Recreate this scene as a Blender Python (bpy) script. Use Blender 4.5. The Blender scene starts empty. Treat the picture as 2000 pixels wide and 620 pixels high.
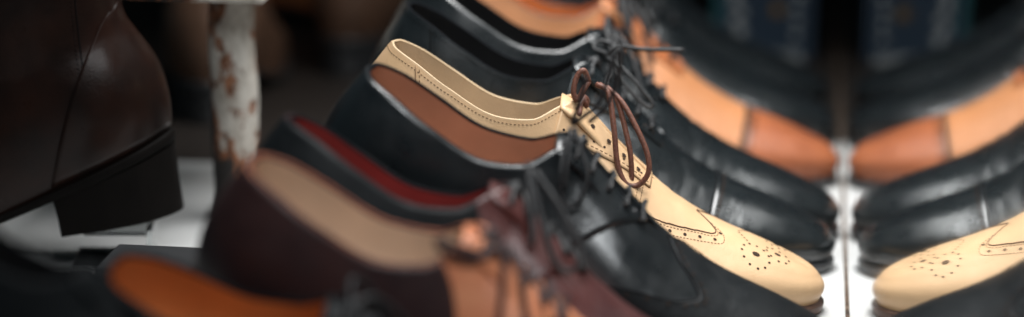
import bpy, math, random
import numpy as np
from mathutils import Vector, Matrix

random.seed(7)
rng = np.random.default_rng(7)
scene = bpy.context.scene
col = scene.collection
R = math.radians
CM = 0.01

# ------------------------------------------------------------------ materials
def new_mat(name):
    m = bpy.data.materials.new(name)
    m.use_nodes = True
    nt = m.node_tree
    b = nt.nodes['Principled BSDF']
    return m, nt, b

def nd(nt, typ, **kw):
    n = nt.nodes.new(typ)
    for k, v in kw.items():
        setattr(n, k, v)
    return n

def ramp(nt, stops):
    r = nd(nt, 'ShaderNodeValToRGB')
    e = r.color_ramp.elements
    while len(e) < len(stops):
        e.new(0.5)
    for el, (p, c) in zip(e, stops):
        el.position = p
        el.color = (*c, 1) if len(c) == 3 else c
    return r

def mul(c, k):
    return tuple(max(0, min(1, x * k)) for x in c)

def leather(name, colour, rough=0.35, grain=0.12, var=0.25, mottle=None, coat=0.0, spec=0.5):
    """Smooth polished leather: soft tone variation, fine pores, slight waviness, roughness that wanders."""
    m, nt, b = new_mat(name)
    tc = nd(nt, 'ShaderNodeTexCoord')
    n1 = nd(nt, 'ShaderNodeTexNoise'); n1.inputs['Scale'].default_value = 28; n1.inputs['Detail'].default_value = 6
    nt.links.new(tc.outputs['Object'], n1.inputs['Vector'])
    c2 = mottle if mottle else mul(colour, 1 - var)
    r1 = ramp(nt, [(0.32, c2), (0.62, colour), (0.85, mul(colour, 1 + var * 0.5))])
    nt.links.new(n1.outputs['Fac'], r1.inputs['Fac'])
    nt.links.new(r1.outputs['Color'], b.inputs['Base Color'])
    v = nd(nt, 'ShaderNodeTexVoronoi'); v.inputs['Scale'].default_value = 900
    nt.links.new(tc.outputs['Object'], v.inputs['Vector'])
    n2 = nd(nt, 'ShaderNodeTexNoise'); n2.inputs['Scale'].default_value = 70; n2.inputs['Detail'].default_value = 5
    nt.links.new(tc.outputs['Object'], n2.inputs['Vector'])
    add = nd(nt, 'ShaderNodeMath', operation='MULTIPLY_ADD')
    add.inputs[1].default_value = 0.25
    nt.links.new(v.outputs['Distance'], add.inputs[0]); nt.links.new(n2.outputs['Fac'], add.inputs[2])
    bp = nd(nt, 'ShaderNodeBump'); bp.inputs['Strength'].default_value = grain * 1.6; bp.inputs['Distance'].default_value = 0.002
    nt.links.new(add.outputs[0], bp.inputs['Height'])
    n3 = nd(nt, 'ShaderNodeTexNoise'); n3.inputs['Scale'].default_value = 34; n3.inputs['Detail'].default_value = 3; n3.inputs['Distortion'].default_value = 0.6
    mp3 = nd(nt, 'ShaderNodeMapping'); mp3.inputs['Scale'].default_value = (1.5, 0.7, 1.0)
    nt.links.new(tc.outputs['Object'], mp3.inputs['Vector']); nt.links.new(mp3.outputs['Vector'], n3.inputs['Vector'])
    bp3 = nd(nt, 'ShaderNodeBump'); bp3.inputs['Strength'].default_value = 0.11; bp3.inputs['Distance'].default_value = 0.006
    nt.links.new(n3.outputs['Fac'], bp3.inputs['Height']); nt.links.new(bp3.outputs['Normal'], bp.inputs['Normal'])
    nt.links.new(bp.outputs['Normal'], b.inputs['Normal'])
    mr = nd(nt, 'ShaderNodeMapRange')
    mr.inputs['From Min'].default_value = 0.3; mr.inputs['From Max'].default_value = 0.7
    mr.inputs['To Min'].default_value = rough * 0.8; mr.inputs['To Max'].default_value = rough * 1.25
    nt.links.new(n2.outputs['Fac'], mr.inputs['Value'])
    nt.links.new(mr.outputs['Result'], b.inputs['Roughness'])
    b.inputs['Specular IOR Level'].default_value = spec
    b.inputs['Coat Weight'].default_value = coat
    b.inputs['Coat Roughness'].default_value = 0.22
    return m

def plain(name, colour, rough=0.6, noise=60, var=0.2, bump=0.1, spec=0.4):
    m, nt, b = new_mat(name)
    tc = nd(nt, 'ShaderNodeTexCoord')
    n1 = nd(nt, 'ShaderNodeTexNoise'); n1.inputs['Scale'].default_value = noise; n1.inputs['Detail'].default_value = 6
    nt.links.new(tc.outputs['Object'], n1.inputs['Vector'])
    r1 = ramp(nt, [(0.3, mul(colour, 1 - var)), (0.7, colour)])
    nt.links.new(n1.outputs['Fac'], r1.inputs['Fac'])
    nt.links.new(r1.outputs['Color'], b.inputs['Base Color'])
    bp = nd(nt, 'ShaderNodeBump'); bp.inputs['Strength'].default_value = bump; bp.inputs['Distance'].default_value = 0.002
    nt.links.new(n1.outputs['Fac'], bp.inputs['Height']); nt.links.new(bp.outputs['Normal'], b.inputs['Normal'])
    b.inputs['Roughness'].default_value = rough
    b.inputs['Specular IOR Level'].default_value = spec
    return m

def lace_mat(name, colour):
    m, nt, b = new_mat(name)
    tc = nd(nt, 'ShaderNodeTexCoord')
    n1 = nd(nt, 'ShaderNodeTexNoise'); n1.inputs['Scale'].default_value = 700; n1.inputs['Detail'].default_value = 2
    nt.links.new(tc.outputs['Object'], n1.inputs['Vector'])
    r1 = ramp(nt, [(0.35, mul(colour, 0.6)), (0.65, colour)])
    nt.links.new(n1.outputs['Fac'], r1.inputs['Fac']); nt.links.new(r1.outputs['Color'], b.inputs['Base Color'])
    bp = nd(nt, 'ShaderNodeBump'); bp.inputs['Strength'].default_value = 0.4; bp.inputs['Distance'].default_value = 0.0008
    nt.links.new(n1.outputs['Fac'], bp.inputs['Height']); nt.links.new(bp.outputs['Normal'], b.inputs['Normal'])
    b.inputs['Roughness'].default_value = 0.55
    return m

BLACK = (0.0095, 0.0122, 0.014)
M = {}
M['black'] = leather('black_leather', BLACK, 0.31, 0.08, coat=0.55, spec=0.7)
M['black_soft'] = leather('soft_black_leather', (0.010, 0.012, 0.0135), 0.50, 0.12, spec=0.18)
M['black_shiny'] = leather('polished_black_leather', (0.0095, 0.0128, 0.0146), 0.29, 0.06, coat=0.5, spec=0.5)
M['tan'] = leather('tan_leather', (0.64, 0.42, 0.235), 0.42, 0.07, 0.10)
M['tan_edge'] = plain('raw_tan_edge', (0.60, 0.44, 0.27), 0.6)
M['orange'] = leather('orange_leather', (0.48, 0.155, 0.055), 0.40, 0.08, 0.18)
M['orange_cap'] = leather('burnt_orange_leather', (0.40, 0.125, 0.05), 0.40, 0.08, mottle=(0.25, 0.07, 0.028))
M['orange_pale'] = leather('pale_orange_leather', (0.55, 0.235, 0.10), 0.42, 0.08, 0.15)
M['cognac'] = leather('cognac_leather', (0.72, 0.28, 0.14), 0.40, 0.08, mottle=(0.55, 0.16, 0.07))
M['burgundy'] = leather('burgundy_leather', (0.11, 0.034, 0.030), 0.40, 0.08, mottle=(0.06, 0.02, 0.02), coat=0.1)
M['cognac_shade'] = leather('shaded_cognac_leather', (0.046, 0.019, 0.018), 0.5, 0.08, mottle=(0.026, 0.013, 0.014), spec=0.3)  # shade on the cognac shoe's rear side, put into the colour
M['brown'] = leather('dark_brown_leather', (0.022, 0.009, 0.006), 0.34, 0.16, mottle=(0.010, 0.006, 0.005), spec=0.12, coat=0.22)
M['brown_far'] = leather('brown_boot_leather', (0.17, 0.09, 0.055), 0.5, 0.1)
M['line_tan'] = leather('tan_lining', (0.60, 0.47, 0.33), 0.6, 0.2, 0.14)
M['line_cream'] = leather('cream_lining', (0.72, 0.55, 0.42), 0.6, 0.12, 0.14)
M['line_orange'] = leather('orange_lining', (0.70, 0.30, 0.11), 0.55, 0.12, 0.15)
M['line_brown'] = leather('brown_lining', (0.50, 0.26, 0.165), 0.55, 0.12, 0.2)
M['line_red'] = leather('red_lining', (0.28, 0.032, 0.028), 0.6, 0.1, 0.2)
M['line_black'] = leather('black_lining', (0.010, 0.010, 0.011), 0.6, 0.1, 0.2)
M['sole_black'] = plain('black_sole_edge', (0.045, 0.047, 0.05), 0.32, 90, spec=0.6)
M['sole_boot'] = plain('boot_sole_edge', (0.006, 0.005, 0.0045), 0.65, 90, spec=0.06)
M['sole_brown'] = plain('brown_sole_edge', (0.10, 0.052, 0.036), 0.45, 90)
M['rim_dark'] = leather('dark_rim', (0.010, 0.011, 0.013), 0.7, 0.1, spec=0.03)
M['rim_burgundy'] = leather('burgundy_rim', (0.11, 0.025, 0.018), 0.6, 0.1, spec=0.15)
M['lace_black'] = lace_mat('black_waxed_lace', (0.016, 0.017, 0.019))
M['lace_brown'] = lace_mat('brown_round_lace', (0.17, 0.062, 0.038))
M['lace_dark'] = lace_mat('dark_burgundy_lace', (0.04, 0.014, 0.014))
M['hole'] = plain('punched_hole', (0.035, 0.018, 0.010), 0.9)
M['thread_tan'] = plain('tan_thread', (0.30, 0.185, 0.10), 0.8)
M['thread_dark'] = plain('dark_thread', (0.008, 0.008, 0.009), 1.0, spec=0.03)
M['groove_brown'] = plain('brown_groove', (0.10, 0.045, 0.022), 0.7)

# ------------------------------------------------------------------ mesh helpers
class MB:
    """Collects geometry for ONE mesh."""
    def __init__(s):
        s.v, s.f, s.mi, s.n = [], [], [], 0
    def add(s, verts, faces, mi=0):
        verts = np.asarray(verts, float).reshape(-1, 3)
        s.v.append(verts)
        for f in faces:
            s.f.append(tuple(int(i) + s.n for i in f)); s.mi.append(mi)
        s.n += len(verts)
    def grid(s, P, close_u=False, mi=0):
        nu, nv = P.shape[:2]
        F = []
        for i in range(nu if close_u else nu - 1):
            a, b = i, (i + 1) % nu
            for j in range(nv - 1):
                F.append((a * nv + j, b * nv + j, b * nv + j + 1, a * nv + j + 1))
        s.add(P.reshape(-1, 3), F, mi)
    def tube(s, pts, r, seg=8, mi=0, smooth=4, closed=False, flat=1.0):
        P = catmull(np.asarray(pts, float), smooth) if smooth > 1 else np.asarray(pts, float)
        n = len(P)
        T = np.gradient(P, axis=0)
        T /= np.linalg.norm(T, axis=1)[:, None] + 1e-12
        up = np.array([0, 0, 1.0]) if abs(T[0][2]) < 0.9 else np.array([0, 1.0, 0])
        N = np.cross(T[0], up); N /= np.linalg.norm(N)
        rr = np.full(n, r) if np.isscalar(r) else np.interp(np.linspace(0, 1, n), np.linspace(0, 1, len(r)), r)
        ring = []
        for i in range(n):
            N = N - T[i] * np.dot(N, T[i]); N /= np.linalg.norm(N) + 1e-12
            B = np.cross(T[i], N)
            a = np.linspace(0, 2 * np.pi, seg, endpoint=False)
            ring.append(P[i] + rr[i] * (np.cos(a)[:, None] * N + flat * np.sin(a)[:, None] * B))
        V = np.concatenate(ring + [P[:1], P[-1:]])
        F = []
        for i in range(n - 1):
            for j in range(seg):
                k = (j + 1) % seg
                F.append((i * seg + j, (i + 1) * seg + j, (i + 1) * seg + k, i * seg + k))
        for j in range(seg):
            k = (j + 1) % seg
            F.append((n * seg, j, k)); F.append((n * seg + 1, (n - 1) * seg + k, (n - 1) * seg + j))
        s.add(V, F, mi)
    def disc(s, c, nrm, r, mi=0, seg=10, asp=1.0, tdir=None):
        nrm = nrm / np.linalg.norm(nrm)
        t = np.array([1.0, 0, 0]) if tdir is None else np.asarray(tdir, float)
        t = t - nrm * np.dot(t, nrm); t /= np.linalg.norm(t)
        b = np.cross(nrm, t)
        a = np.linspace(0, 2 * np.pi, seg, endpoint=False)
        V = np.concatenate([[c + nrm * 0.015], c + r * (np.cos(a)[:, None] * t * asp + np.sin(a)[:, None] * b)])
        s.add(V, [(0, 1 + j, 1 + (j + 1) % seg) for j in range(seg)], mi)
    def box(s, lo, hi, mi=0):
        x0, y0, z0 = lo; x1, y1, z1 = hi
        V = [(x0,y0,z0),(x1,y0,z0),(x1,y1,z0),(x0,y1,z0),(x0,y0,z1),(x1,y0,z1),(x1,y1,z1),(x0,y1,z1)]
        s.add(V, [(0,3,2,1),(4,5,6,7),(0,1,5,4),(1,2,6,5),(2,3,7,6),(3,0,4,7)], mi)
    def build(s, name, mats, parent=None, scale=CM, merge=True, smooth=True, bevel=0, solid=0, sub=0):
        me = bpy.data.meshes.new(name)
        V = np.concatenate(s.v) * scale
        me.from_pydata(V.tolist(), [], s.f)
        if not isinstance(mats, (list, tuple)):
            mats = [mats]
        for m in mats:
            me.materials.append(m)
        me.polygons.foreach_set('material_index', s.mi)
        if merge:
            import bmesh
            bm = bmesh.new(); bm.from_mesh(me)
            bmesh.ops.remove_doubles(bm, verts=bm.verts, dist=1e-5)
            bmesh.ops.dissolve_degenerate(bm, edges=bm.edges, dist=1e-7)
            bmesh.ops.recalc_face_normals(bm, faces=bm.faces)
            bm.to_mesh(me); bm.free()
        me.polygons.foreach_set('use_smooth', [smooth] * len(me.polygons))
        o = bpy.data.objects.new(name, me)
        col.objects.link(o)
        if parent:
            o.parent = parent
        if bevel:
            bv = o.modifiers.new('bevel', 'BEVEL'); bv.width = bevel; bv.segments = 3; bv.limit_method = 'ANGLE'
        if solid:
            so = o.modifiers.new('solid', 'SOLIDIFY'); so.thickness = solid; so.offset = 0
        if sub:
            su = o.modifiers.new('sub', 'SUBSURF'); su.levels = sub; su.render_levels = sub
        return o

def catmull(P, k=6):
    P = np.asarray(P, float)
    if len(P) < 3:
        return np.array([P[0] + (P[-1] - P[0]) * t for t in np.linspace(0, 1, k + 1)])
    Q = np.concatenate([[2 * P[0] - P[1]], P, [2 * P[-1] - P[-2]]])
    out = []
    for i in range(1, len(Q) - 2):
        p0, p1, p2, p3 = Q[i - 1:i + 3]
        for t in np.arange(k) / k:
            out.append(0.5 * (2 * p1 + (p2 - p0) * t + (2 * p0 - 5 * p1 + 4 * p2 - p3) * t * t + (3 * p1 - p0 - 3 * p2 + p3) * t ** 3))
    out.append(P[-1])
    return np.array(out)

def pchip(xk, yk):
    xk, yk = np.asarray(xk, float), np.asarray(yk, float)
    h = np.diff(xk); d = np.diff(yk) / h
    m = np.zeros_like(yk)
    m[0], m[-1] = d[0], d[-1]
    for i in range(1, len(xk) - 1):
        if d[i - 1] * d[i] > 0:
            w1, w2 = 2 * h[i] + h[i - 1], h[i] + 2 * h[i - 1]
            m[i] = (w1 + w2) / (w1 / d[i - 1] + w2 / d[i])
    def f(x):
        x = np.clip(np.asarray(x, float), xk[0], xk[-1])
        i = np.clip(np.searchsorted(xk, x, 'right') - 1, 0, len(xk) - 2)
        t = (x - xk[i]) / h[i]
        return ((1 + 2 * t) * (1 - t) ** 2 * yk[i] + t * (1 - t) ** 2 * h[i] * m[i]
                + t * t * (3 - 2 * t) * yk[i + 1] + t * t * (t - 1) * h[i] * m[i + 1])
    return f

def sstep(a, b, x):
    t = np.clip((np.asarray(x, float) - a) / (b - a), 0, 1)
    return t * t * (3 - 2 * t)

# ------------------------------------------------------------------ shoe last
L = 29.6
def th_of(x):
    return np.arccos(np.clip(1 - 2 * np.asarray(x, float) / L, -1, 1))

class Last:
    """The upper of a shoe as a function P(q, w): q runs once round the sole outline (0 heel, pi toe), w from the welt
    up to the topline or the vamp's ridge. Units cm, toe +x, heel at x = 0."""
    def __init__(s, heel=2.4, top=None, width=1.0, pointed=0.0, creases=(), boot=0.0, gap=0.45, zb=None):
        s.heel, s.width, s.gap = heel, width, gap
        kx = [0, 6, 10, 14, 18, 21, 25, L]
        s.zb = pchip(kx, [heel, heel - 0.1, heel * 0.78, heel * 0.36, 0.10, 0.0, 0.18, 0.95])     # sole underside
        if zb:
            s.zb = pchip(*zb)
        s.sole_t = pchip([0, 12, 18, L], [0.75, 0.5, 0.62, 0.72])
        hx = [0, 0.8, 2.5, 5, 9, 13, 17, 20.5, 23.5, 26, 28, 29.1, L]
        hy = [0, 1.55, 2.65, 3.05, 2.95, 3.25, 4.15, 4.55, 4.35, 3.75, 2.75, 1.6 - 0.15 * pointed, 0]
        hy = [a * width for a in hy]
        s.hw = pchip(th_of(hx), hy)
        s.cl = pchip([0, 8, 15, 21, 26, L], [0, 0.1, 0.25, 0.35, 0.2, 0.0])
        dz = heel - 2.4
        if top is None:
            top = [(0, 0.9, 0, 8.9), (0.8, 1.25, 1.35, 8.85), (2.5, 2.6, 2.25, 8.55), (5, 5.0, 2.75, 7.75), (8, 8.0, 2.75, 7.0), (10.2, 10.2, 2.35, 7.35),
                   (11.6, 11.5, 1.5, 8.4), (12.4, 12.2, 0.8, 8.85), (13.2, 13.0, gap, 8.45), (15.2, 15.2, gap, 7.15), (17.4, 17.4, gap * 0.9, 5.95),
                   (18.2, 18.2, 0, 5.6), (20, 20, 0, 4.85), (22.5, 22.45, 0, 4.25), (25.5, 25.2, 0, 3.92), (28, 27.1, 0, 3.6), (L, 27.7, 0, 3.42)]
        top = np.array(top, float)
        tk = th_of(top[:, 0])
        s.xu, s.yu, s.zu = pchip(tk, top[:, 1]), pchip(tk, top[:, 2]), pchip(tk, top[:, 3] + dz * sstep(20, 5, top[:, 0]))
        s.boot = boot
        s.creases = creases
        s.x_gap = 17.6
    def zf(s, x):
        return s.zb(x) + s.sole_t(x)
    def raw(s, q, w):
        q, w = np.broadcast_arrays(np.asarray(q, float), np.asarray(w, float))
        q = np.mod(q, 2 * np.pi)
        side = np.where(q <= np.pi, 1.0, -1.0)
        th = np.where(q <= np.pi, q, 2 * np.pi - q)
        x0 = L * (1 - np.cos(th)) / 2
        e = 0.004
        def foot(t):
            x = L * (1 - np.cos(t)) / 2
            return x, s.hw(t)
        ya = s.hw(th)
        y0 = s.cl(x0) + side * ya
        z0 = s.zf(x0)
        xa, yb = foot(np.clip(th - e, 0, np.pi)); xc, yd = foot(np.clip(th + e, 0, np.pi))
        tx, ty = xc - xa, yd - yb
        ln = np.hypot(tx, ty) + 1e-9
        nx, ny = -ty / ln, tx / ln                      # outward for side +1 (ty<0 near toe gives +x)
        ny = ny * side
        x1, y1, z1 = s.xu(th), s.cl(s.xu(th)) + side * s.yu(th), s.zu(th)
        # standing wall
        bul = (0.55 * np.sin(np.pi * np.clip(w, 0, 1) ** 0.8) + s.boot * 0.0) * (1 - 0.35 * sstep(2, 9, x0))
        if s.boot:
            W1 = np.clip(w * (z1 - z0) / 7.5, 0, 1)
            bul = 0.65 * np.sin(np.pi * W1 ** 0.85) * (1 - 0.3 * sstep(2, 9, x0)) - s.boot * sstep(0.3, 0.62, w) * sstep(1.15, 0.6, w) * (1 - sstep(3, 7, x0))
        lx = x0 + (x1 - x0) * w; ly = y0 + (y1 - y0) * w; lz = z0 + (z1 - z0) * w
        wx, wy, wz = lx + nx * bul, ly + ny * bul, lz
        # closed vamp section (super-ellipse)
        a = np.clip(w, 0, 1) * np.pi / 2
        tip = sstep(23, 29, x0)
        e1 = 0.86 - 0.24 * tip; e2 = 0.86 - 0.14 * tip
        c = np.cos(a).clip(0) ** e1; sn = np.sin(a).clip(0) ** e2
        over = 0.28 * np.sin(np.pi * np.clip(w / 0.5, 0, 1)) * (1 - 0.4 * tip)
        vx = x1 + (x0 - x1) * c + nx * over; vy = y1 + (y0 - y1) * c + ny * over; vz = z0 + (z1 - z0) * sn
        m = sstep(8.5, 17.5, x0)
        P = np.stack([wx + (vx - wx) * m, wy + (vy - wy) * m, wz + (vz - wz) * m], -1)
        for (xc_, amp, wd, sl) in s.creases:            # walking creases across the vamp
            d = (P[..., 0] - xc_ - sl * np.abs(P[..., 1]) - 0.25 * np.sin(P[..., 1] * 2.1 + xc_)) / wd
            P[..., 2] -= amp * np.exp(-d * d) * sstep(0.30, 0.75, w)
            P[..., 2] += amp * 0.6 * np.exp(-(d - 1.7) ** 2) * sstep(0.30, 0.75, w)
        return P
    def P(s, q, w, off=0.0):
        p = s.raw(q, w)
        if np.all(np.asarray(off) == 0):
            return p
        return p + s.N(q, w) * np.asarray(off)[..., None] if np.ndim(off) else p + s.N(q, w) * off
    def N(s, q, w):
        q, w = np.broadcast_arrays(np.asarray(q, float), np.asarray(w, float))
        e = 0.004
        w1, w2 = np.clip(w - 0.01, 0, 1), np.clip(w + 0.01, 0, 1)
        dw = s.raw(q, w2) - s.raw(q, w1)
        dq = s.raw(q + e, w) - s.raw(q - e, w)
        n = np.cross(dw, dq)
        n /= np.linalg.norm(n, axis=-1)[..., None] + 1e-9
        # keep pointing outwards
        p = s.raw(q, w)
        c = np.stack([np.clip(p[..., 0], 4, 25), s.cl(p[..., 0]), s.zf(p[..., 0]) + 0.8], -1)
        sg = np.where(np.sum(n * (p - c), -1) >= 0, 1.0, -1.0)
        return n * sg[..., None]

def qx(x, side=1):
    t = th_of(x)
    return t if side > 0 else 2 * np.pi - t

def outline(last, grow, zoff=0.0, n=160):
    q = np.linspace(0, 2 * np.pi, n, endpoint=False)
    p = last.raw(q, np.zeros(n))
    d = np.roll(p, -1, 0) - np.roll(p, 1, 0)
    nn = np.stack([d[:, 1], -d[:, 0]], -1); nn /= np.linalg.norm(nn, axis=1)[:, None] + 1e-9
    cen = p[:, :2].mean(0)
    if np.sum(nn * (p[:, :2] - cen)) < 0:
        nn = -nn
    o = p.copy(); o[:, :2] += nn * grow; o[:, 2] += zoff
    return o

def panel(mb, last, qa, qb, w0, w1, off=0.09, na=40, nw=18, mi=0, skirt=(1, 1, 1, 1)):
    """Overlay piece of leather between the boundaries qa(w), qb(w); its edges drop back to the upper."""
    w = np.linspace(w0, w1, nw)
    A, B = np.array([qa(k) for k in w]), np.array([qb(k) for k in w])
    t = np.linspace(0, 1, na)
    Q = A[None, :] + (B - A)[None, :] * t[:, None]
    Wg = np.broadcast_to(w[None, :], Q.shape)
    P = last.P(Q, Wg, np.full(Q.shape, off))
    base = last.P(Q, Wg, np.full(Q.shape, -0.03))
    if skirt[0]: P = np.concatenate([base[:1], P], 0); base = np.concatenate([base[:1], base], 0)
    if skirt[1]: P = np.concatenate([P, base[-1:]], 0); base = np.concatenate([base, base[-1:]], 0)
    if skirt[2]: P = np.concatenate([base[:, :1], P], 1)
    if skirt[3]: P = np.concatenate([P, base[:, -1:]], 1)
    mb.grid(P, mi=mi)

def line_on(mb, last, qs, ws, r, off=0.05, mi=0):
    mb.tube(last.P(np.asarray(qs, float), np.asarray(ws, float), np.full(len(qs), off)), r, 6, mi, smooth=1)

def stitches(mb, last, qs, ws, off, r=0.035, dash=0.17, gap=0.13, mi=0):
    P = last.P(np.asarray(qs, float), np.asarray(ws, float), np.full(len(qs), off))
    d = np.r_[0, np.cumsum(np.linalg.norm(np.diff(P, axis=0), axis=1))]
    s0 = 0.05
    while s0 + dash < d[-1]:
        a = np.array([np.interp(s0, d, P[:, k]) for k in range(3)]); b = np.array([np.interp(s0 + dash, d, P[:, k]) for k in range(3)])
        mb.tube([a, (a + b) / 2, b], r, 5, mi, smooth=1)
        s0 += dash + gap

def tag(o, label, cat, group=None, kind=None):
    if label: o['label'] = label
    if cat: o['category'] = cat
    if group: o['group'] = group
    if kind: o['kind'] = kind
    return o

def empty(name, label, cat, group=None):
    o = bpy.data.objects.new(name, None)
    o.empty_display_size = 0.05
    col.objects.link(o)
    return tag(o, label, cat, group)

# ------------------------------------------------------------------ shoes
def eye_pos(last, k, side, n):
    x = 12.7 + (16.9 - 12.7) * k / (n - 1)
    q = qx(x, side)
    w = 0.865
    return last.P(q, w, np.array(0.06)), last.N(q, w)

def make_shoe(label, mats, last, cap=None, quarter=None, facing=None, brogue=False, laces='bars', n_eye=5, lace=None, wing=False,
              strap=None, bars=None, zig=False, counter=None, edge_line='thread_dark', tongue=True, heel_len=6.6, bow=None, group='shoes lined up along the mirror', name='dress_shoe', cat='shoe', lace_r=0.17):
    root = empty(name, label, cat, group)
    up, lin, sole = M[mats[0]], M[mats[1]], M[mats[2]]
    # sole and welt
    mb = MB()
    o_top = outline(last, 0.32, 0.02); o_bot = outline(last, 0.24)
    xs = o_bot[:, 0].clip(0, L)
    o_bot[:, 2] = last.zb(xs) + (o_bot[:, 2] - last.zf(xs)) * 0 + 0.0
    mid = (o_top + o_bot) / 2; o_m = outline(last, 0.36)
    mid[:, :2] = o_m[:, :2]
    in_top = outline(last, -0.7, 0.0)
    in_bot = outline(last, -1.4); in_bot[:, 2] = last.zb(in_bot[:, 0].clip(0, L))
    hi = o_top * 0.75 + mid * 0.25; hi[:, :2] = outline(last, 0.355)[:, :2]
    lo = o_bot * 0.75 + mid * 0.25; lo[:, :2] = outline(last, 0.33)[:, :2]
    G = np.stack([in_top, o_top, hi, mid, lo, o_bot, in_bot], 1)
    mb.grid(G, close_u=True)
    n = len(in_bot)
    half = n // 2
    for i in range(0, half):                         # close the underside with strips across
        a, b = i, i + 1
        c, d = (n - b) % n, (n - a) % n
        mb.add([in_bot[a], in_bot[b], in_bot[c], in_bot[d]], [(0, 1, 2, 3)])
    mb.build('sole', sole, root)
    # heel block with stacked lifts
    mb = MB()
    hx = heel_len
    ring = []
    q = np.concatenate([np.linspace(-qx(hx), qx(hx), 48)])
    foot = last.raw(q, np.zeros(48))
    cen = np.array([3.2, 0.1])
    zt = last.zb(foot[:, 0].clip(0, L))
    levels = [(0.0, 0.18), (0.02, 0.24), (0.22, 0.235), (0.235, 0.20), (0.25, 0.235), (0.47, 0.24), (0.48, 0.225), (0.49, 0.24), (0.73, 0.25), (0.74, 0.235), (0.75, 0.25), (0.985, 0.26)]
    if mats[2] == 'sole_boot':                       # one smooth covered block
        levels = [(0.0, 0.18), (0.02, 0.24), (0.045, 0.22), (0.05, 0.24), (0.5, 0.20), (0.985, 0.26)]
    for f, g in levels:
        p = foot.copy()
        dirv = p[:, :2] - cen; dirv /= np.linalg.norm(dirv, axis=1)[:, None]
        p[:, :2] += dirv * (g - 0.12 * (1 - f))
        p[:, 2] = (zt - 0.004) * f
        ring.append(p)
    G = np.stack(ring, 1)
    mb.grid(G, close_u=True)
    for j in (0, -1):
        mb.add(G[:, j], [tuple(range(48))])
    mb.build('heel', sole, root, smooth=False)
    # upper
    mb = MB()
    N_ = 236
    q = np.linspace(0, 2 * np.pi, N_, endpoint=False)
    w = np.linspace(0, 1, 30)
    mb.grid(last.raw(q[:, None], w[None, :]), close_u=True)
    if edge_line:
        # heel counter seam
        ws = np.linspace(0.03, 0.99, 24)
        for sd in (1, -1):
            xx = 4.4 - 1.7 * ws ** 1.5
            line_on(mb, last, [float(qx(x, sd)) for x in xx], ws, 0.04, 0.02, 1)
            stitches(mb, last, [float(qx(x + 0.28, sd)) for x in xx], ws, 0.01, 0.028, mi=1)
    mb.build('upper', [up, M[edge_line or 'thread_dark']], root)
    # lining: back part of the inside
    mb = MB()
    qe = float(qx(19.5))
    q = np.linspace(-qe, qe, 110)
    w = np.linspace(0.04, 1.0, 18)
    Q, Wg = np.meshgrid(q, w, indexing='ij')
    offs = -0.24 * np.ones_like(Q)
    mb.grid(last.P(Q, Wg, offs))
    mb.build('lining', lin, root)
    # insole
    mb = MB()
    o = outline(last, -0.15); n = len(o)
    for i in range(0, n // 2):
        a, b = i, i + 1
        c, d = (n - b) % n, (n - a) % n
        V = [o[a], o[b], o[c], o[d]]
        pts = []
        for (l, r_) in ((o[a], o[d]), (o[b], o[c])):
            row = [l + (r_ - l) * t for t in np.linspace(0, 1, 7)]
            row = [np.array([p[0], p[1], p[2] + 0.18 + 0.25 * (2 * t - 1) ** 2]) for p, t in zip(row, np.linspace(0, 1, 7))]
            pts.append(row)
        mb.grid(np.array(pts))
    mb.build('insole', lin, root)
    # topline binding, from one facing round the heel to the other
    mb = MB()
    qg = float(qx(last.x_gap))
    q = np.linspace(-qg, qg, 150)
    p = last.raw(q, np.ones(150)) + last.N(q, np.full(150, 0.97)) * -0.11
    mb.tube(p, 0.095, 8, smooth=1)
    if edge_line:
        stitches(mb, last, np.linspace(-float(qx(12.2)), float(qx(12.2)), 120), np.full(120, 0.95), 0.015, 0.024, 0.12, 0.12, mi=1)
    mb.build('topline', [M[mats[3]] if len(mats) > 3 and mats[3] else up, M[edge_line or 'thread_dark']], root)
    # tongue
    if tongue:
        mb = MB()
        xs = np.linspace(11.4, 19.0, 22)
        rows = []
        for x in xs:
            zt_ = float(last.zu(th_of(max(x, 12.4)))) - 0.30 + max(0, 12.4 - x) * 0.22
            half_w = 1.75 - 0.25 * max(0, 12 - x)
            ys = np.linspace(-half_w, half_w, 11)
            rows.append([(x + 0.12 * (abs(y) / 1.7) ** 2 * (1 if x < 12 else 0), y + float(last.cl(x)), zt_ - 0.16 * y * y) for y in ys])
        mb.grid(np.array(rows))
        mb.build('tongue', M[mats[4]] if len(mats) > 4 and mats[4] else up, root, solid=0.0022)
    # quarters: the rear overlay that carries the eyelets (derby), stepping down over the vamp
    if quarter:
        mb = MB()
        xt, xb, pw = quarter
        f = lambda ww: float(qx(xb + (xt - xb) * ww ** pw))
        w0 = 0.02
        panel(mb, last, lambda ww: -f(ww), f, w0, 1.0, 0.11, 150, 22, skirt=(1, 1, 0, 1))
        ws = np.linspace(w0, 0.99, 40)
        for sd in (1, -1):
            line_on(mb, last, [sd * f(k) for k in ws], ws, 0.045, 0.03, 1)
            for dx in (0.3, 0.55):
                stitches(mb, last, [float(sd * qx(xb + (xt - xb) * k ** pw - dx)) for k in ws], ws, 0.12, 0.028, mi=1)
        mb.build('quarter', [M[mats[5]] if len(mats) > 5 and mats[5] else up, M[edge_line or 'thread_dark']], root)
    off_f = 0.12 if quarter else 0.0
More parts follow.
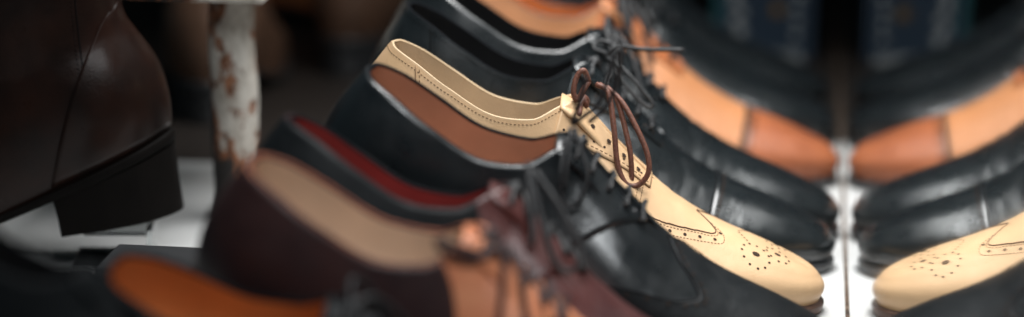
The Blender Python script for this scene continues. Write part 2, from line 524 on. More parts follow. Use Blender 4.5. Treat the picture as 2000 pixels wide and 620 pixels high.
    if facing:
        mb = MB()
        fm = M[facing]
        for sd in (1, -1):
            wl = lambda x: 0.60 + 0.16 * sstep(12.5, 17.5, x)
            xs = np.linspace(11.7, 17.9, 40)
            Q = np.array([[float(qx(x, sd)) for _ in range(12)] for x in xs])
            Wg = np.array([np.linspace(float(wl(x)), 1, 12) for x in xs])
            P = last.P(Q, Wg, np.full(Q.shape, 0.10)); base = last.P(Q, Wg, np.full(Q.shape, -0.03))
            P = np.concatenate([base[:1], P, base[-1:]], 0); base = np.concatenate([base[:1], base, base[-1:]], 0)
            P = np.concatenate([base[:, :1], P, base[:, -1:]], 1)
            mb.grid(P)
            line_on(mb, last, Q[:, 0], Wg[:, 0], 0.04, 0.03, 1)
            stitches(mb, last, Q[:, 0], Wg[:, 0] + 0.045, 0.11, 0.028, mi=1)
            for k in range(9):
                x = 12.2 + k * 0.62
                mb.disc(last.P(qx(x, sd), float(wl(x)) + 0.10, np.array(0.115)), last.N(qx(x, sd), 0.7), 0.085, 2)
        mb.build('facing', [fm, M[edge_line], M['hole']], root)
        off_f = 0.10
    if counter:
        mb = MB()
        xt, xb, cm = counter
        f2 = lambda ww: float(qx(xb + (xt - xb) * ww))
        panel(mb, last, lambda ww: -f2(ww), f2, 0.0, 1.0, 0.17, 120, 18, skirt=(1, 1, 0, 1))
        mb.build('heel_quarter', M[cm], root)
    # toe cap
    if cap:
        mb = MB()
        xc, sh, cm = cap
        if wing:                                        # wingtip: peak on the ridge, lobes forward, swept back along the sides
            wf = pchip([0, 0.27, 0.45, 0.57, 0.70, 0.80, 1.0], [12.5, 17.0, 20.2, 21.0, 20.5, 19.6, 18.7])
            g = lambda ww: float(qx(wf(ww)))
        else:
            g = lambda ww: float(qx(xc + sh * (1 - ww) ** 1.3))
        panel(mb, last, g, lambda ww: 2 * np.pi - g(ww), 0.0, 1.0, 0.055, 90, 22, skirt=(1, 1, 0, 0))
        ws = np.linspace(0.02, 1.0, 40)
        for sd in (1, -1):
            qq = [g(k) if sd > 0 else 2 * np.pi - g(k) for k in ws]
            line_on(mb, last, qq, ws, 0.06, 0.02, 1)
            st = [g(k) + 0.018 if sd > 0 else 2 * np.pi - g(k) - 0.018 for k in ws]
            stitches(mb, last, st, ws, 0.11, 0.03, mi=1)
            for k in np.linspace(0.1, 0.98, 17):
                qq1 = g(k) + 0.035 if sd > 0 else 2 * np.pi - g(k) - 0.035
                mb.disc(last.P(qq1, k, np.array(0.115)), last.N(qq1, k), 0.085, 2)
        mb.build('toe_cap', [M[cm], M[edge_line or 'thread_dark'], M['hole']], root)
    if strap:
        mb = MB()
        x0, x1, cm = strap
        for sd in (1, -1):
            a0, a1 = float(qx(x0, sd)), float(qx(x1, sd))
            panel(mb, last, lambda ww: a0, lambda ww: a1, 0.05, 1.0, 0.14, 8, 22, skirt=(1, 1, 0, 0))
        mb.build('strap', M[cm], root)
    if brogue:
        brogue_details(root, last)
    # eyelets and laces
    if laces:
        lm = M[lace or 'lace_black']
        lb = MB()
        eyes = {}
        for k in range(n_eye):
            for sd in (1, -1):
                p, nrm = eye_pos(last, k, sd, n_eye)
                p = p + nrm * off_f
                eyes[k, sd] = (p, nrm)
                eb = MB(); eb.disc(p + nrm * 0.02, nrm, 0.16, 0, 12); eb.build('eyelet', M['hole'], root)
        for k in (range(n_eye) if bars is None else bars):
            pa, na_ = eyes[k, 1]; pb, nb = eyes[k, -1]
            x = (pa[0] + pb[0]) / 2
            top = (pa + pb) / 2; top[2] = float(last.zu(th_of(x))) + 0.18 + off_f
            sk = 0.35 if k < n_eye - 1 else 0.0
            lb.tube([pa - na_ * 0.1, pa + na_ * 0.17, (pa * 0.55 + top * 0.45) + np.array([0, 0, 0.10]), top + np.array([sk * 0.4, 0, 0]), (pb * 0.55 + top * 0.45) + np.array([0, 0, 0.10]), pb + nb * 0.17, pb - nb * 0.1], lace_r, 8)
            if zig and k < n_eye - 1:                  # the return run under the bars
                pc, nc = eyes[k + 1, -1]
                mid = (pa + pc) / 2; mid[2] = float(last.zu(th_of(mid[0]))) + 0.12 + off_f
                lb.tube([pa + na_ * 0.05, mid, pc + nc * 0.05], lace_r * 0.9, 7)
        # knot
        pa, pb = eyes[0, 1][0], eyes[0, -1][0]
        kc = (pa + pb) / 2; kc[2] = max(pa[2], pb[2]) + 0.45
        kn = [kc + np.array(v) for v in ((-.3, -.35, .05), (.05, -.1, .35), (.35, .3, .1), (0, .35, -.15), (-.35, .05, .1), (.1, -.3, .25), (.4, -.2, -.1))]
        lb.tube(kn, lace_r * 1.15, 8)
        for curve in ([] if bow else default_bow()):
            lb.tube([kc + np.array(v) for v in curve], lace_r, 8, smooth=6)
        for curve in (bow or []):                       # drooping loops and ends, in the shoe's own centimetres
            lb.tube([np.array(v) for v in curve], lace_r, 8, smooth=6)
        lb.build('lace', lm, root)
    return root

def default_bow():
    return [((0, -.2, .1), (-.2, -1.6, .7), (.6, -3.0, -.4), (1.6, -3.2, -2.0), (1.7, -2.6, -2.4), (1.2, -2.0, -1.2), (.5, -.9, .2), (.1, 0, .1)),
            ((0, .2, .1), (-.2, 1.6, .7), (.6, 3.0, -.4), (1.6, 3.2, -2.0), (1.7, 2.6, -2.4), (1.2, 2.0, -1.2), (.5, .9, .2), (.1, 0, .1)),
            ((.1, -.1, .1), (1.0, -1.2, .2), (2.4, -2.2, -1.2), (3.2, -3.0, -2.8)),
            ((.1, .1, .1), (1.0, 1.2, .2), (2.4, 2.2, -1.2), (3.2, 3.0, -2.8))]

def brogue_details(root, last):
    """Punched medallion on the toe, pinked apron edge with rows of holes and stitches (tan shoe)."""
    mb = MB()
    def sd_pt(x, y):                                   # a spot on the upper by station and lateral offset
        side = 1 if y >= 0 else -1
        q = float(qx(x, side))
        ws = np.linspace(0.2, 1.0, 120)
        p = last.raw(np.full(120, q), ws)
        i = int(np.argmin(np.abs(np.abs(p[:, 1] - last.cl(p[:, 0])) - abs(y))))
        return q, ws[i]
    def hole(x, y, r, asp=1.0):
        q, w_ = sd_pt(x, y)
        mb.disc(last.P(q, w_, np.array(0.02)), last.N(q, min(w_, 0.985)), r, 0, 12, asp)
    # medallion: paired rosettes on either side of the ridge and a few dots between them
    for sd in (-1, 1):
        for cx, cy, rr, nn, big in ((25.1, 2.25, 0.92, 11, 0.20), (26.65, 1.15, 0.78, 9, 0.17)):
            hole(cx, sd * cy, big, 1.2)
            for k in range(nn):
                a = 2 * math.pi * k / nn + 0.2
                hole(cx + rr * math.cos(a), sd * (cy + rr * math.sin(a)), 0.085)
        for k in range(5):
            hole(24.0 + 0.16 * k, sd * (0.25 + k * 0.28), 0.07)
    mb.build('medallion', M['hole'], root)
    # apron: saddle over the instep with a rounded front, and a wing line carrying larger holes
    mb = MB()
    def resample(pts, n):
        c = catmull(np.array([(p[0], p[1], 0.0) for p in pts]), 12)[:, :2]
        d = np.r_[0, np.cumsum(np.hypot(*np.diff(c, axis=0).T))]
        t = np.linspace(0, d[-1], n)
        return np.stack([np.interp(t, d, c[:, 0]), np.interp(t, d, c[:, 1])], 1)
    def lay(pts, sd, n=70):
        qw = np.array([sd_pt(x, sd * max(y, 0.02)) for x, y in resample(pts, n)])
        return qw[:, 0], qw[:, 1]
    edge = [(21.1, 0.05), (21.75, 0.75), (22.3, 1.4), (22.42, 1.85), (22.1, 2.2), (21.4, 2.5), (20.5, 2.85), (19.4, 3.15), (18.3, 3.35), (17.3, 3.5)]
    def shifted(k):
        return [(x + 0.35 * k * math.exp(-((y - 1.7) / 0.8) ** 2), y + (0.33 * k if y > 1.6 else 0.1 * k)) for x, y in edge]
    for sd in (1, -1):
        qs, ww = lay(edge, sd)
        line_on(mb, last, qs, ww, 0.038, 0.02, 1)
        for k in (0.45, 1.75):
            qs, ww = lay(shifted(k)[1:], sd)
            stitches(mb, last, qs, ww, 0.015, 0.026, 0.12, 0.10, mi=0)
        qs, ww = lay(shifted(1.1)[1:], sd, 160)
        P = last.P(qs, ww, np.full(160, 0.02)); Nn = last.N(qs, ww)
        d = np.r_[0, np.cumsum(np.linalg.norm(np.diff(P, axis=0), axis=1))]
        for s0 in np.arange(0.3, d[-1], 1.05):
            i = int(np.argmin(abs(d - s0))); mb.disc(P[i], Nn[i], 0.115, 2)
        # double row across the vamp behind the apron
        for dx in (0.0, 0.3):
            ws = np.linspace(0.35, 0.98, 40)
            stitches(mb, last, [float(qx(17.1 + dx + 0.3 * (1 - k), sd)) for k in ws], ws, 0.015, 0.026, 0.12, 0.09, mi=0)
    mb.build('broguing', [M['thread_tan'], M['groove_brown'], M['hole']], root)

def place(o, loc, yaw, tilt, sc=1.0, roll=0.0):
    o.location = loc
    o.rotation_euler = (Matrix.Rotation(R(yaw), 3, 'Z') @ Matrix.Rotation(R(tilt), 3, 'Y') @ Matrix.Rotation(R(roll), 3, 'X')).to_euler()
    o.scale = (sc, sc, sc)

def riser(label, x, y, h, w=0.055, d=0.06, yaw=0):
    """Bent clear acrylic stand: foot, upright and a ledge the heel rests on."""
    t = 0.003
    prof = [(-w * 0.5, 0.0), (w * 0.5, 0.0), (w * 0.5, t), (-w * 0.5 + t, t), (-w * 0.5 + t, h - t), (w * 0.35, h - t), (w * 0.35, h), (-w * 0.5, h)]
    V, F = [], []
    for yy in (-d / 2, d / 2):
        V += [(p[0], yy, p[1]) for p in prof]
    n = len(prof)
    for i in range(n):
        F.append((i, (i + 1) % n, n + (i + 1) % n, n + i))
    F += [tuple(range(n))[::-1], tuple(range(n, 2 * n))]
    mb = MB(); mb.add(V, F)
    o = mb.build('shoe_riser', M['acrylic'], scale=1.0, smooth=False, bevel=0.0007)
    o.location = (x, y, 0.0005); o.rotation_euler = (0, 0, R(yaw))
    tag(o, label, 'riser', 'clear risers under the heels')
    return o

m, nt, b = new_mat('clear_acrylic')
b.inputs['Base Color'].default_value = (0.9, 0.95, 0.95, 1); b.inputs['Roughness'].default_value = 0.05
b.inputs['Transmission Weight'].default_value = 0.97; b.inputs['IOR'].default_value = 1.45
M['acrylic'] = m

# per shoe: placement fitted to the photograph (location m, yaw deg, heel-up tilt deg, size)
#PLACE-BEGIN
PL = {
    'S0': (-0.3759, -0.519, 0.0442, 3, 8.5, 0.9828, 14),
    'S1': (-0.3354, -0.4589, 0.0767, 3, 15.9, 1.045, 6),
    'S2': (-0.3336, -0.3878, 0.0803, 3, 16.54, 1.0535, -5),
    'S3': (-0.3109, -0.2724, 0.0875, 3, 17.83, 1.0617, 5),
    'S4': (-0.3167, -0.1282, 0.0748, 3, 15.97, 1.035, 0),
    'S5': (-0.3233, -0.0217, 0.0758, 2, 15.57, 1.0782, 0),
    'S6': (-0.3248, 0.0635, 0.079, 2, 15.89, 1.0991, 0),
    'S7': (-0.325, 0.2181, 0.0708, 2, 14.46, 1.0944, 0),
    'S8': (-0.3404, 0.3476, 0.0769, 2, 14.97, 1.1439, 0),
    'S9': (-0.354, 0.4694, 0.0828, 2, 15.58, 1.1768, 0),
    'BT': (-0.4256, -0.0688, 0.0362, 189.69, 8.7, 1.0, 0),
    'FB1': (-0.5, 0.34, 0.0, 95, 0, 1.0, 0),
    'FB2': (-0.43, 0.55, 0.0, 75, 0, 1.0, 0),
    'FL': (-0.4769, -0.6227, 0.1364, 3, 32.29, 0.908, -4),
    'FO': (-0.62, 0.75, 0.0, 30, 0, 1.0, 0),
    'DB': (-0.436, -0.25, 0, 0),
}
#PLACE-END
#BOW-BEGIN
BOW = {    # shoe-lace loops and ends in shoe centimetres
    'S3': [
        ((11.93, -0.30, 9.73), (12.37, -0.50, 10.46), (12.83, -0.60, 11.33), (12.83, -0.50, 12.85), (12.77, -0.30, 14.10), (12.99, -0.10, 14.24), (13.35, 0.00, 12.88), (13.30, 0.00, 11.25), (12.71, 0.00, 10.01)),
        ((11.89, -0.60, 9.90), (11.87, -0.70, 10.96), (11.81, -0.70, 11.96), (11.71, -0.60, 12.47)),
        ((11.84, -1.00, 9.72), (12.10, -1.70, 9.02), (12.35, -2.30, 7.99), (12.58, -2.60, 7.06)),
        ((12.06, -1.00, 9.80), (12.71, -1.70, 9.09), (13.38, -2.30, 8.16), (13.56, -2.60, 7.36), (13.45, -2.80, 6.65), (13.09, -2.80, 6.31), (12.51, -2.70, 6.71), (12.07, -2.40, 7.92), (11.83, -1.30, 9.23)),
        ((16.49, -0.60, 6.53), (16.53, -1.30, 5.95), (16.46, -1.90, 5.34), (15.86, -2.40, 4.62), (15.13, -2.60, 4.25)),
    ],
    'S4': [
        ((12.68, -0.30, 10.15), (12.19, -0.50, 10.74), (11.92, -0.60, 10.29), (11.99, -0.80, 9.40), (12.36, -0.80, 9.00), (12.52, -0.60, 9.68), (12.68, -0.30, 10.15)),
        ((13.15, -0.40, 10.16), (13.94, -0.90, 9.97), (14.84, -1.60, 8.24), (15.66, -2.00, 6.35), (16.45, -2.20, 5.43), (17.17, -2.20, 5.53), (17.52, -2.20, 6.42), (17.12, -2.00, 7.46), (16.09, -1.60, 8.64), (14.87, -1.00, 9.71), (13.76, -0.40, 10.19)),
        ((13.30, -0.30, 10.18), (14.32, -0.70, 9.95), (15.31, -1.20, 8.62), (16.20, -1.70, 7.10), (16.71, -1.90, 5.70), (16.62, -2.00, 5.18)),
    ],
    'S5': [
        ((13.10, -0.30, 9.37), (13.87, -0.70, 10.33), (15.27, -1.00, 10.67), (17.46, -1.30, 11.38)),
        ((13.24, -0.50, 9.45), (14.55, -1.40, 9.13), (16.09, -2.00, 8.29), (16.64, -2.20, 7.86), (16.29, -2.20, 7.68), (14.90, -1.70, 8.34), (13.46, -0.60, 9.28)),
        ((13.19, 0.30, 9.50), (12.38, 0.80, 9.48), (12.54, 1.20, 9.94), (13.51, 0.80, 9.99), (13.34, 0.30, 9.55)),
    ],
    'S2': [
        ((13.04, -0.50, 10.13), (13.92, -1.40, 8.69), (14.91, -2.20, 7.30), (15.75, -2.60, 6.32), (16.37, -2.70, 6.25), (16.77, -2.60, 6.86), (16.33, -2.20, 7.76), (14.87, -1.50, 9.02), (13.32, -0.60, 10.10)),
        ((12.85, -0.30, 10.30), (13.41, -1.20, 9.03), (13.97, -2.00, 7.75), (14.20, -2.40, 6.84)),
    ],
    'S1': [
        ((13.41, -0.40, 8.83), (12.51, -1.30, 8.40), (11.26, -1.90, 8.65), (10.40, -2.00, 8.67), (10.89, -2.10, 8.29), (12.34, -1.60, 8.22), (13.46, -0.40, 8.66)),
        ((13.50, -0.60, 8.61), (13.91, -1.70, 7.31), (14.28, -2.60, 5.67)),
        ((13.84, -0.40, 8.65), (14.82, -1.40, 7.49), (15.55, -2.40, 6.00)),
    ],
}
#BOW-END

def put(o, key):
    x, y, z, yaw, tilt, sc, roll = PL[key]
    place(o, (x, y, z), yaw, tilt, sc, roll)
    return o

creased = ((19.3, 0.10, 0.28, 0.10), (20.6, 0.08, 0.25, -0.05), (18.4, 0.05, 0.2, 0.0))
LASTS = dict(S0=Last(width=1.0), S1=Last(width=1.0), S2=Last(width=1.0), S3=Last(width=1.0, creases=((19.0, 0.025, 0.3, 0.15), (17.9, 0.02, 0.3, 0.1))), S4=Last(width=0.97, creases=((19.6, 0.03, 0.25, 0.12), (18.7, 0.025, 0.22, 0.05))),
             S5=Last(width=0.97, creases=creased), S6=Last(width=0.98, creases=creased), S7=Last(width=0.97), S8=Last(width=0.97), S9=Last(width=0.97))
#LAST-END

put(make_shoe('frontmost black shoe with an orange lining, cut off by the lower edge', ['black_soft', 'line_orange', 'sole_black', 'rim_dark'], LASTS['S0'],
              quarter=(17.3, 12.5, 0.8)), 'S0')
put(make_shoe('cognac brown lace-up, rear painted dark as shade, with a cream lining and dark lace, toe out of frame', ['cognac', 'line_cream', 'sole_brown', 'rim_burgundy', None], LASTS['S1'], bow=BOW.get('S1'), zig=True,
              quarter=(17.3, 12.5, 0.8), counter=(10.8, 13.5, 'cognac_shade'), lace='lace_dark'), 'S1')  # rear panel paints the shaded side of the cognac leather
put(make_shoe('dark burgundy derby with a bright red lining, behind the cream-lined shoe', ['burgundy', 'line_red', 'sole_black', 'rim_dark', None, 'burgundy'], LASTS['S2'], bow=BOW.get('S2'), zig=True, counter=(11.0, 13.2, 'black_soft'),
              quarter=(17.3, 12.5, 0.8)), 'S2')
put(make_shoe('black wingtip derby with a reddish brown lining, directly in front of the tan brogue', ['black', 'line_brown', 'sole_black', 'rim_dark'], LASTS['S3'], bow=BOW.get('S3'), lace_r=0.125,
              quarter=(17.4, 12.0, 0.8), cap=(21.5, 0, 'black_soft'), wing=2.6), 'S3')
put(make_shoe('tan brogue with brown lace and a punched toe medallion', ['tan', 'line_tan', 'sole_brown', 'tan_edge'], LASTS['S4'], bow=BOW.get('S4'), bars=(0,),
              facing='tan', brogue=True, lace='lace_brown', edge_line='thread_tan'), 'S4')
put(make_shoe('polished black oxford with a straight toe cap, right behind the tan brogue', ['black_shiny', 'line_black', 'sole_black', 'rim_dark'], LASTS['S5'], bow=BOW.get('S5'), lace_r=0.13,
              cap=(21.7, 0.0, 'black_shiny'), facing='black_shiny', edge_line='thread_dark'), 'S5')
put(make_shoe('black derby with deep creases over the vamp, in front of the orange cap-toe shoe', ['black_shiny', 'line_black', 'sole_black', 'rim_dark'], LASTS['S6'],
              quarter=(17.3, 13, 0.8)), 'S6')
put(make_shoe('orange cap-toe shoe with black lace and a dark sole', ['orange_pale', 'line_orange', 'sole_black', 'burgundy'], LASTS['S7'],
              cap=(23.1, 0.0, 'orange_cap'), strap=(22.72, 23.16, 'groove_brown'), facing='orange'), 'S7')
put(make_shoe('black shoe just behind the orange cap-toe shoe', ['black_shiny', 'line_black', 'sole_black', 'rim_dark'], LASTS['S8'], quarter=(17.3, 13, 0.8)), 'S8')
put(make_shoe('rearmost black shoe of the row, before the patterned blue box', ['black_shiny', 'line_black', 'sole_black', 'rim_dark'], LASTS['S9'], quarter=(17.3, 13, 0.8)), 'S9')

# ------------------------------------------------------------------ setting
def struct(o):
    o['kind'] = 'structure'
    return o

m, nt, b = new_mat('white_laminate')
tc = nd(nt, 'ShaderNodeTexCoord')
n1 = nd(nt, 'ShaderNodeTexNoise'); n1.inputs['Scale'].default_value = 9; n1.inputs['Detail'].default_value = 8
nt.links.new(tc.outputs['Object'], n1.inputs['Vector'])
r1 = ramp(nt, [(0.28, (0.42, 0.42, 0.41)), (0.5, (0.60, 0.605, 0.60)), (0.72, (0.68, 0.685, 0.68))])
nt.links.new(n1.outputs['Fac'], r1.inputs['Fac']); nt.links.new(r1.outputs['Color'], b.inputs['Base Color'])
b.inputs['Roughness'].default_value = 0.45
M['laminate'] = m
M['dark_wood'] = plain('dark_wood', (0.035, 0.028, 0.024), 0.5, 30)
M['wall'] = plain('dark_wall', (0.022, 0.021, 0.021), 0.8, 4)

def slab(name, outline_pts, z0, z1, mat, bevel=0.0):
    mb = MB(); n = len(outline_pts)
    mb.add([(x, y, z0) for x, y in outline_pts] + [(x, y, z1) for x, y in outline_pts],
           [tuple(range(n))[::-1], tuple(range(n, 2 * n))] + [(i, (i + 1) % n, n + (i + 1) % n, n + i) for i in range(n)])
    return mb.build(name, mat, scale=1, smooth=False, bevel=bevel)
struct(slab('display_shelf', [(-1.35, -0.95), (0.002, -0.95), (0.002, 0.37), (-0.22, 0.37), (-0.22, 0.212), (-1.35, 0.212)], -0.02, 0, M['laminate'], 0.001))
struct(slab('dark_shelf', [(-1.35, 0.214), (-0.222, 0.214), (-0.222, 0.372), (0.002, 0.372), (0.002, 1.25), (-1.35, 1.25)], -0.02, -0.0005, M['dark_wood']))
mb = MB(); mb.box((-1.35, 1.25, -0.3), (0.02, 1.28, 1.3))
struct(mb.build('backdrop', M['wall'], scale=1, smooth=False))

# mirror with a dirty brown strip along its foot
root = empty('wall_mirror', 'tall frameless mirror standing along the shelf, toes of the shoes against it', 'mirror')
m, nt, b = new_mat('mirror_silver')
b.inputs['Base Color'].default_value = (0.84, 0.86, 0.86, 1); b.inputs['Metallic'].default_value = 1; b.inputs['Roughness'].default_value = 0.012
tc = nd(nt, 'ShaderNodeTexCoord')
n1 = nd(nt, 'ShaderNodeTexNoise'); n1.inputs['Scale'].default_value = 7; n1.inputs['Detail'].default_value = 7; n1.inputs['Distortion'].default_value = 1.5
nt.links.new(tc.outputs['Object'], n1.inputs['Vector'])
r1 = ramp(nt, [(0.45, (0.012,) * 3), (0.75, (0.075,) * 3)]); nt.links.new(n1.outputs['Fac'], r1.inputs['Fac']); nt.links.new(r1.outputs['Color'], b.inputs['Roughness'])
mb = MB(); mb.box((0.0, -1.7, 0.0), (0.004, 1.2, 0.62))
mb.build('mirror_glass', m, root, scale=1, smooth=False)
m, nt, b = new_mat('grimy_brown_strip')
tc = nd(nt, 'ShaderNodeTexCoord')
n1 = nd(nt, 'ShaderNodeTexNoise'); n1.inputs['Scale'].default_value = 60; n1.inputs['Detail'].default_value = 8
nt.links.new(tc.outputs['Object'], n1.inputs['Vector'])
r1 = ramp(nt, [(0.35, (0.035, 0.022, 0.015)), (0.55, (0.12, 0.075, 0.045)), (0.7, (0.22, 0.18, 0.14))])
nt.links.new(n1.outputs['Fac'], r1.inputs['Fac']); nt.links.new(r1.outputs['Color'], b.inputs['Base Color']); b.inputs['Roughness'].default_value = 0.7
mb = MB(); mb.box((-0.0013, -0.95, 0.0002), (-0.0001, 1.2, 0.0022))
mb.build('foot_strip', m, root, scale=1, smooth=False)

# small raised shelf on a rusty white pole
root = empty('raised_shelf', 'small white raised shelf on a peeling rusty white pole', 'shelf')
px, py = -0.4155, 0.05
root.location = (px, py, 0)
m, nt, b = new_mat('peeling_white_paint')
tc = nd(nt, 'ShaderNodeTexCoord')
mp = nd(nt, 'ShaderNodeMapping'); mp.inputs['Scale'].default_value = (1, 1, 0.55)
nt.links.new(tc.outputs['Object'], mp.inputs['Vector'])
def noise(scale, det=8, rough=0.6, off=0):
    n = nd(nt, 'ShaderNodeTexNoise'); n.inputs['Scale'].default_value = scale; n.inputs['Detail'].default_value = det; n.inputs['Roughness'].default_value = rough
    mm = nd(nt, 'ShaderNodeVectorMath', operation='ADD'); mm.inputs[1].default_value = (off, off * 0.7, off * 1.3)
    nt.links.new(mp.outputs['Vector'], mm.inputs[0]); nt.links.new(mm.outputs[0], n.inputs['Vector'])
    return n
paint = noise(55, 8, 0.7)
rp = ramp(nt, [(0.30, (0.20, 0.16, 0.125)), (0.44, (0.42, 0.38, 0.33)), (0.58, (0.60, 0.565, 0.51)), (0.75, (0.66, 0.635, 0.59))])
nt.links.new(paint.outputs['Fac'], rp.inputs['Fac'])
rust = noise(38, 10, 0.65, 3.1)
sep = nd(nt, 'ShaderNodeSeparateXYZ'); nt.links.new(tc.outputs['Object'], sep.inputs[0])
mr = nd(nt, 'ShaderNodeMapRange'); mr.inputs['From Min'].default_value = 0.01; mr.inputs['From Max'].default_value = 0.12
mr.inputs['To Min'].default_value = 0.17; mr.inputs['To Max'].default_value = 0.02
nt.links.new(sep.outputs['Z'], mr.inputs['Value'])
ad = nd(nt, 'ShaderNodeMath', operation='ADD'); nt.links.new(rust.outputs['Fac'], ad.inputs[0]); nt.links.new(mr.outputs['Result'], ad.inputs[1])
mrx = nd(nt, 'ShaderNodeMapRange'); mrx.inputs['From Min'].default_value = -0.016; mrx.inputs['From Max'].default_value = 0.006
mrx.inputs['To Min'].default_value = 0.13; mrx.inputs['To Max'].default_value = -0.02
nt.links.new(sep.outputs['X'], mrx.inputs['Value'])
ad0 = ad; ad = nd(nt, 'ShaderNodeMath', operation='ADD'); nt.links.new(ad0.outputs[0], ad.inputs[0]); nt.links.new(mrx.outputs['Result'], ad.inputs[1])
rm = ramp(nt, [(0.58, (0, 0, 0)), (0.61, (1, 1, 1))]); nt.links.new(ad.outputs[0], rm.inputs['Fac'])
rc = ramp(nt, [(0.35, (0.05, 0.022, 0.012)), (0.6, (0.30, 0.11, 0.045)), (0.75, (0.45, 0.24, 0.13))])
fine = noise(160, 6, 0.6, 7.7); nt.links.new(fine.outputs['Fac'], rc.inputs['Fac'])
mx = nd(nt, 'ShaderNodeMix', data_type='RGBA')
nt.links.new(rm.outputs['Color'], mx.inputs['Factor']); nt.links.new(rp.outputs['Color'], mx.inputs['A']); nt.links.new(rc.outputs['Color'], mx.inputs['B'])
rm2 = ramp(nt, [(0.655, (0, 0, 0)), (0.675, (1, 1, 1))]); nt.links.new(ad.outputs[0], rm2.inputs['Fac'])
mx2 = nd(nt, 'ShaderNodeMix', data_type='RGBA'); mx2.inputs['B'].default_value = (0.016, 0.013, 0.012, 1)
nt.links.new(rm2.outputs['Color'], mx2.inputs['Factor']); nt.links.new(mx.outputs['Result'], mx2.inputs['A'])
nt.links.new(mx2.outputs['Result'], b.inputs['Base Color'])
hb = nd(nt, 'ShaderNodeMath', operation='MULTIPLY_ADD'); hb.inputs[1].default_value = -0.7
nt.links.new(rm.outputs['Color'], hb.inputs[0]); nt.links.new(fine.outputs['Fac'], hb.inputs[2])
bp = nd(nt, 'ShaderNodeBump'); bp.inputs['Strength'].default_value = 0.5; bp.inputs['Distance'].default_value = 0.001
nt.links.new(hb.outputs[0], bp.inputs['Height']); nt.links.new(bp.outputs['Normal'], b.inputs['Normal'])
b.inputs['Roughness'].default_value = 0.55
M['rusty'] = m
mb = MB()
zz = np.linspace(0, 0.158, 40)
mb.tube([(0.002 - 0.03 * z + 0.0006 * math.sin(z * 90), 0, z) for z in zz], [0.0165, 0.0162, 0.0160, 0.0157, 0.0155], 40, smooth=1)
mb.build('pole', M['rusty'], root, scale=1)
mb = MB(); mb.box((-0.072, -0.055, 0.159), (0.030, 0.16, 0.175))
mb.build('shelf_board', M['rusty'], root, scale=1, smooth=False, bevel=0.0015)

# ------------------------------------------------------------------ boots
def boot_last(heel, width=1.0, h=17.0, lean=0.55, zb=None):
    top = [(0, 1.9, 0, h), (0.8, 2.2, 2.2, h), (2.5, 3.5, 3.4, h), (5, 5.9, 4.1, h), (8, 8.7, 3.9, h), (10.2, 11.0, 2.9, h), (11.6, 12.3, 1.6, h), (12.4, 12.7, .5, h),
           (13.2, 13.0, 0, h - 1.5), (15.2, 14.6, 0, 12.4), (17.4, 17, 0, 9.0), (18.2, 18, 0, 8.2), (20, 20, 0, 6.9), (22.5, 22.4, 0, 5.7), (25.5, 25.1, 0, 4.9), (28, 26.9, 0, 4.3), (L, 27.5, 0, 4.1)]
    ls = Last(heel=heel, top=top, width=width, boot=lean, gap=0.0, zb=zb)
    ls.x_gap = 12.4
    return ls
BL = boot_last(3.9, 1.03, zb=([0, 7.2, 10, 14, 18, 21, 25, L], [4.5, 2.5, 1.75, 0.85, 0.22, 0.0, 0.2, 1.0]))
bt = make_shoe('large dark brown boot with a tall stacked heel, left of the rusty pole', ['brown', 'line_black', 'sole_boot', 'rim_dark'], BL, laces=None, heel_len=7.4, tongue=False, name='boot', cat='boot', group=None, edge_line='thread_dark')
# curved counter patch and its seam on the boot's back
mb = MB()
cq = lambda k: float(qx(0.2 + 7.5 * (1 - k) ** 0.6))
panel(mb, BL, lambda k: -cq(k / 0.66), lambda k: cq(k / 0.66), 0.02, 0.66, 0.12, 60, 20)
mb.build('heel_counter', M['brown'], bt)
put(bt, 'BT')
for key, lab in (('FB1', 'dark brown boot far behind the pole, under the raised shelf'), ('FB2', 'brown boot out of focus between the pole and the black shoes')):
    ls = boot_last(2.6)
    o = make_shoe(lab, ['brown_far', 'line_black', 'sole_black', 'rim_dark'], ls, laces=None, tongue=False, name='boot', cat='boot', group='boots in the dark at the back', edge_line=None)
    put(o, key)
o = make_shoe('black shoe filling the lower left corner, out of focus', ['black_soft', 'line_black', 'sole_black', 'rim_dark'], Last(), laces=None, quarter=(17.3, 12.5, .8), group='shoes lined up along the mirror')
put(o, 'FL')
o = make_shoe('small orange-brown shoe peeping out far behind, under the raised shelf', ['orange', 'line_orange', 'sole_brown'], Last(), laces=None, group=None)
put(o, 'FO')

# printed box at the back of the row
root = empty('printed_box', 'dark blue box with a grey ornamental print, behind the rearmost black shoe', 'box')
m, nt, b = new_mat('blue_card')
b.inputs['Base Color'].default_value = (0.03, 0.055, 0.09, 1); b.inputs['Roughness'].default_value = 0.5
M['card'] = m
mb = MB(); mb.box((-0.0455, 0, 0), (0.0455, 0.06, 0.21)); mb.build('carton', M['card'], root, scale=1, smooth=False, bevel=0.0015)
M['print_grey'] = plain('grey_print', (0.6, 0.64, 0.65), 0.6, 300, 0.6)
M['print_teal'] = plain('teal_print', (0.03, 0.14, 0.16), 0.5)
M['print_gold'] = plain('gold_print', (0.28, 0.16, 0.04), 0.5)
mb = MB()
rr = random.Random(4)
def blob(x, z, r, mi):
    z -= 0.066
    a = np.linspace(0, 2 * np.pi, 14, endpoint=False)
    k = np.array([r * (0.75 + 0.4 * rr.random()) for _ in a])
    V = np.concatenate([[(x, -0.0006, z)], np.stack([x + k * np.cos(a), np.full(14, -0.0006 - 0.00002 * rr.random()), z + k * np.sin(a)], 1)])
    mb.add(V, [(0, 1 + (j + 1) % 14, 1 + j) for j in range(14)], mi)
for i in range(15):
    blob(-0.026 + 0.006 * rr.random(), 0.075 + 0.0085 * i, 0.0048, 0)
for i in range(7):
    blob(-0.020 + 0.0085 * i, 0.068 + 0.003 * rr.random(), 0.0055, 0)
for i in range(9):
    blob(0.026 + 0.006 * rr.random(), 0.09 + 0.012 * i, 0.0036, 0)
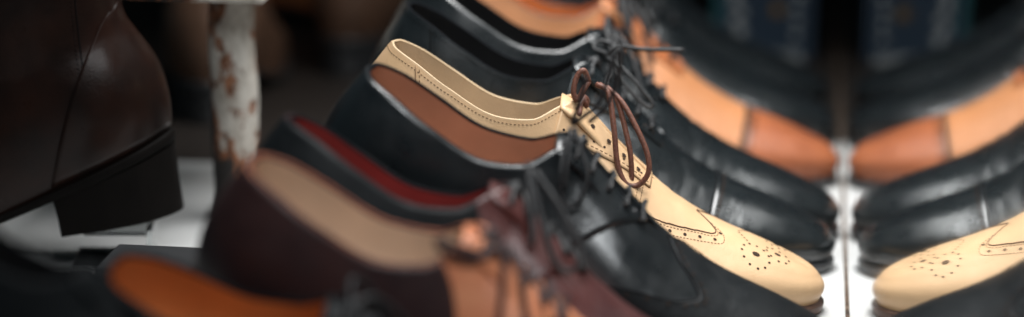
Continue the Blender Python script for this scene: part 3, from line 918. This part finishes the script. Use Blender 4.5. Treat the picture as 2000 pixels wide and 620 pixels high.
blob(0.012, 0.112, 0.006, 2); blob(0.010, 0.165, 0.007, 2)
mb.add([(-0.0452, -0.0006, 0.01), (-0.038, -0.0006, 0.01), (-0.038, -0.0006, 0.2), (-0.0452, -0.0006, 0.2)], [(0, 1, 2, 3)], 1)
mb.build('print', [M['print_grey'], M['print_teal'], M['print_gold']], root, scale=1, merge=False, smooth=False)
root.location = (-0.068, 0.70, 0)

# black plinth with a clear clip, behind the orange-lined shoe
mb = MB(); mb.box((0, 0, 0), (0.075, 0.055, 0.045)); o = mb.build('display_block', M['sole_black'], None, scale=1, smooth=False, bevel=0.002)
tag(o, 'low black display block behind the orange-lined shoe, near the boot heel', 'display block')
o.location = PL['DB'][:3]; o.rotation_euler = (0, 0, R(PL['DB'][3]))

# risers under the raised heels
names = dict(S0='orange-lined black shoe', S1='cream-lined brown shoe', S2='red-lined burgundy derby', S3='black wingtip derby', S4='tan brogue', S5='polished black oxford',
             S6='creased black derby', S7='orange cap-toe shoe', S8='black shoe behind the orange one', S9='rearmost black shoe', BT='large dark brown boot')
for k, nme in names.items():
    x, y, z, yaw, tilt, sc, roll = PL[k]
    Mr = Matrix.Rotation(R(yaw), 3, 'Z') @ Matrix.Rotation(R(tilt), 3, 'Y')
    p = Mr @ Vector((0.056 * sc, 0, 0)) + Vector((x, y, z))
    if p.z > 0.012:
        riser('clear acrylic riser under the heel of the ' + nme, p.x - 0.012 * math.cos(R(yaw)), p.y - 0.012 * math.sin(R(yaw)), p.z - 0.0015, 0.05, 0.05, yaw)

# ------------------------------------------------------------------ light
w = bpy.data.worlds.new('World'); scene.world = w; w.use_nodes = True
bg = w.node_tree.nodes['Background']; bg.inputs['Color'].default_value = (0.50, 0.84, 1.0, 1); bg.inputs['Strength'].default_value = 0.034

def area(name, loc, target, sx, sy, power, colour):
    l = bpy.data.lights.new(name, 'AREA'); l.shape = 'RECTANGLE'; l.size = sx; l.size_y = sy; l.energy = power; l.color = colour
    o = bpy.data.objects.new(name, l); col.objects.link(o)
    o.location = loc
    o.rotation_euler = (Vector(target) - Vector(loc)).to_track_quat('-Z', 'Y').to_euler()
    return o
lamp = area('overhead_lamp', (-0.12, 0.0, 0.80), (-0.12, -0.01, 0.05), 0.28, 0.68, 3.7, (0.98, 0.98, 0.97))

lamp.data.spread = R(84)
lamp2 = area('front_fill_lamp', (-0.07, -0.92, 0.80), (-0.13, -0.36, 0.08), 0.30, 0.25, 0.75, (0.95, 0.98, 1.0))  # unseen lamp, added to brighten the near shoes and their linings
lamp2.data.spread = R(75)

# ------------------------------------------------------------------ camera
cam = bpy.data.cameras.new('camera')
co = bpy.data.objects.new('camera', cam); col.objects.link(co)
cam.sensor_width = 36; cam.sensor_fit = 'HORIZONTAL'; cam.lens = 36 * 5400 / 2000
Rm = Matrix.Rotation(R(5.95), 3, 'Z') @ Matrix.Rotation(R(90 - 13.0), 3, 'X') @ Matrix.Rotation(R(1.0), 3, 'Z')
co.matrix_world = Matrix.Translation((-0.037, -1.76, 0.47)) @ Rm.to_4x4()
cam.clip_start = 0.02; cam.clip_end = 50
cam.dof.use_dof = True
cam.dof.focus_distance = 1.65
cam.dof.aperture_fstop = 97.2 / 40
scene.camera = co

scene.render.engine = 'CYCLES'
scene.cycles.use_denoising = True
scene.cycles.max_bounces = 12
scene.cycles.glossy_bounces = 8
scene.cycles.transmission_bounces = 10
scene.cycles.sample_clamp_indirect = 4
scene.cycles.caustics_refractive = False
scene.view_settings.view_transform = 'Standard'
scene.view_settings.look = 'None'
scene.view_settings.exposure = 0
scene.view_settings.gamma = 1
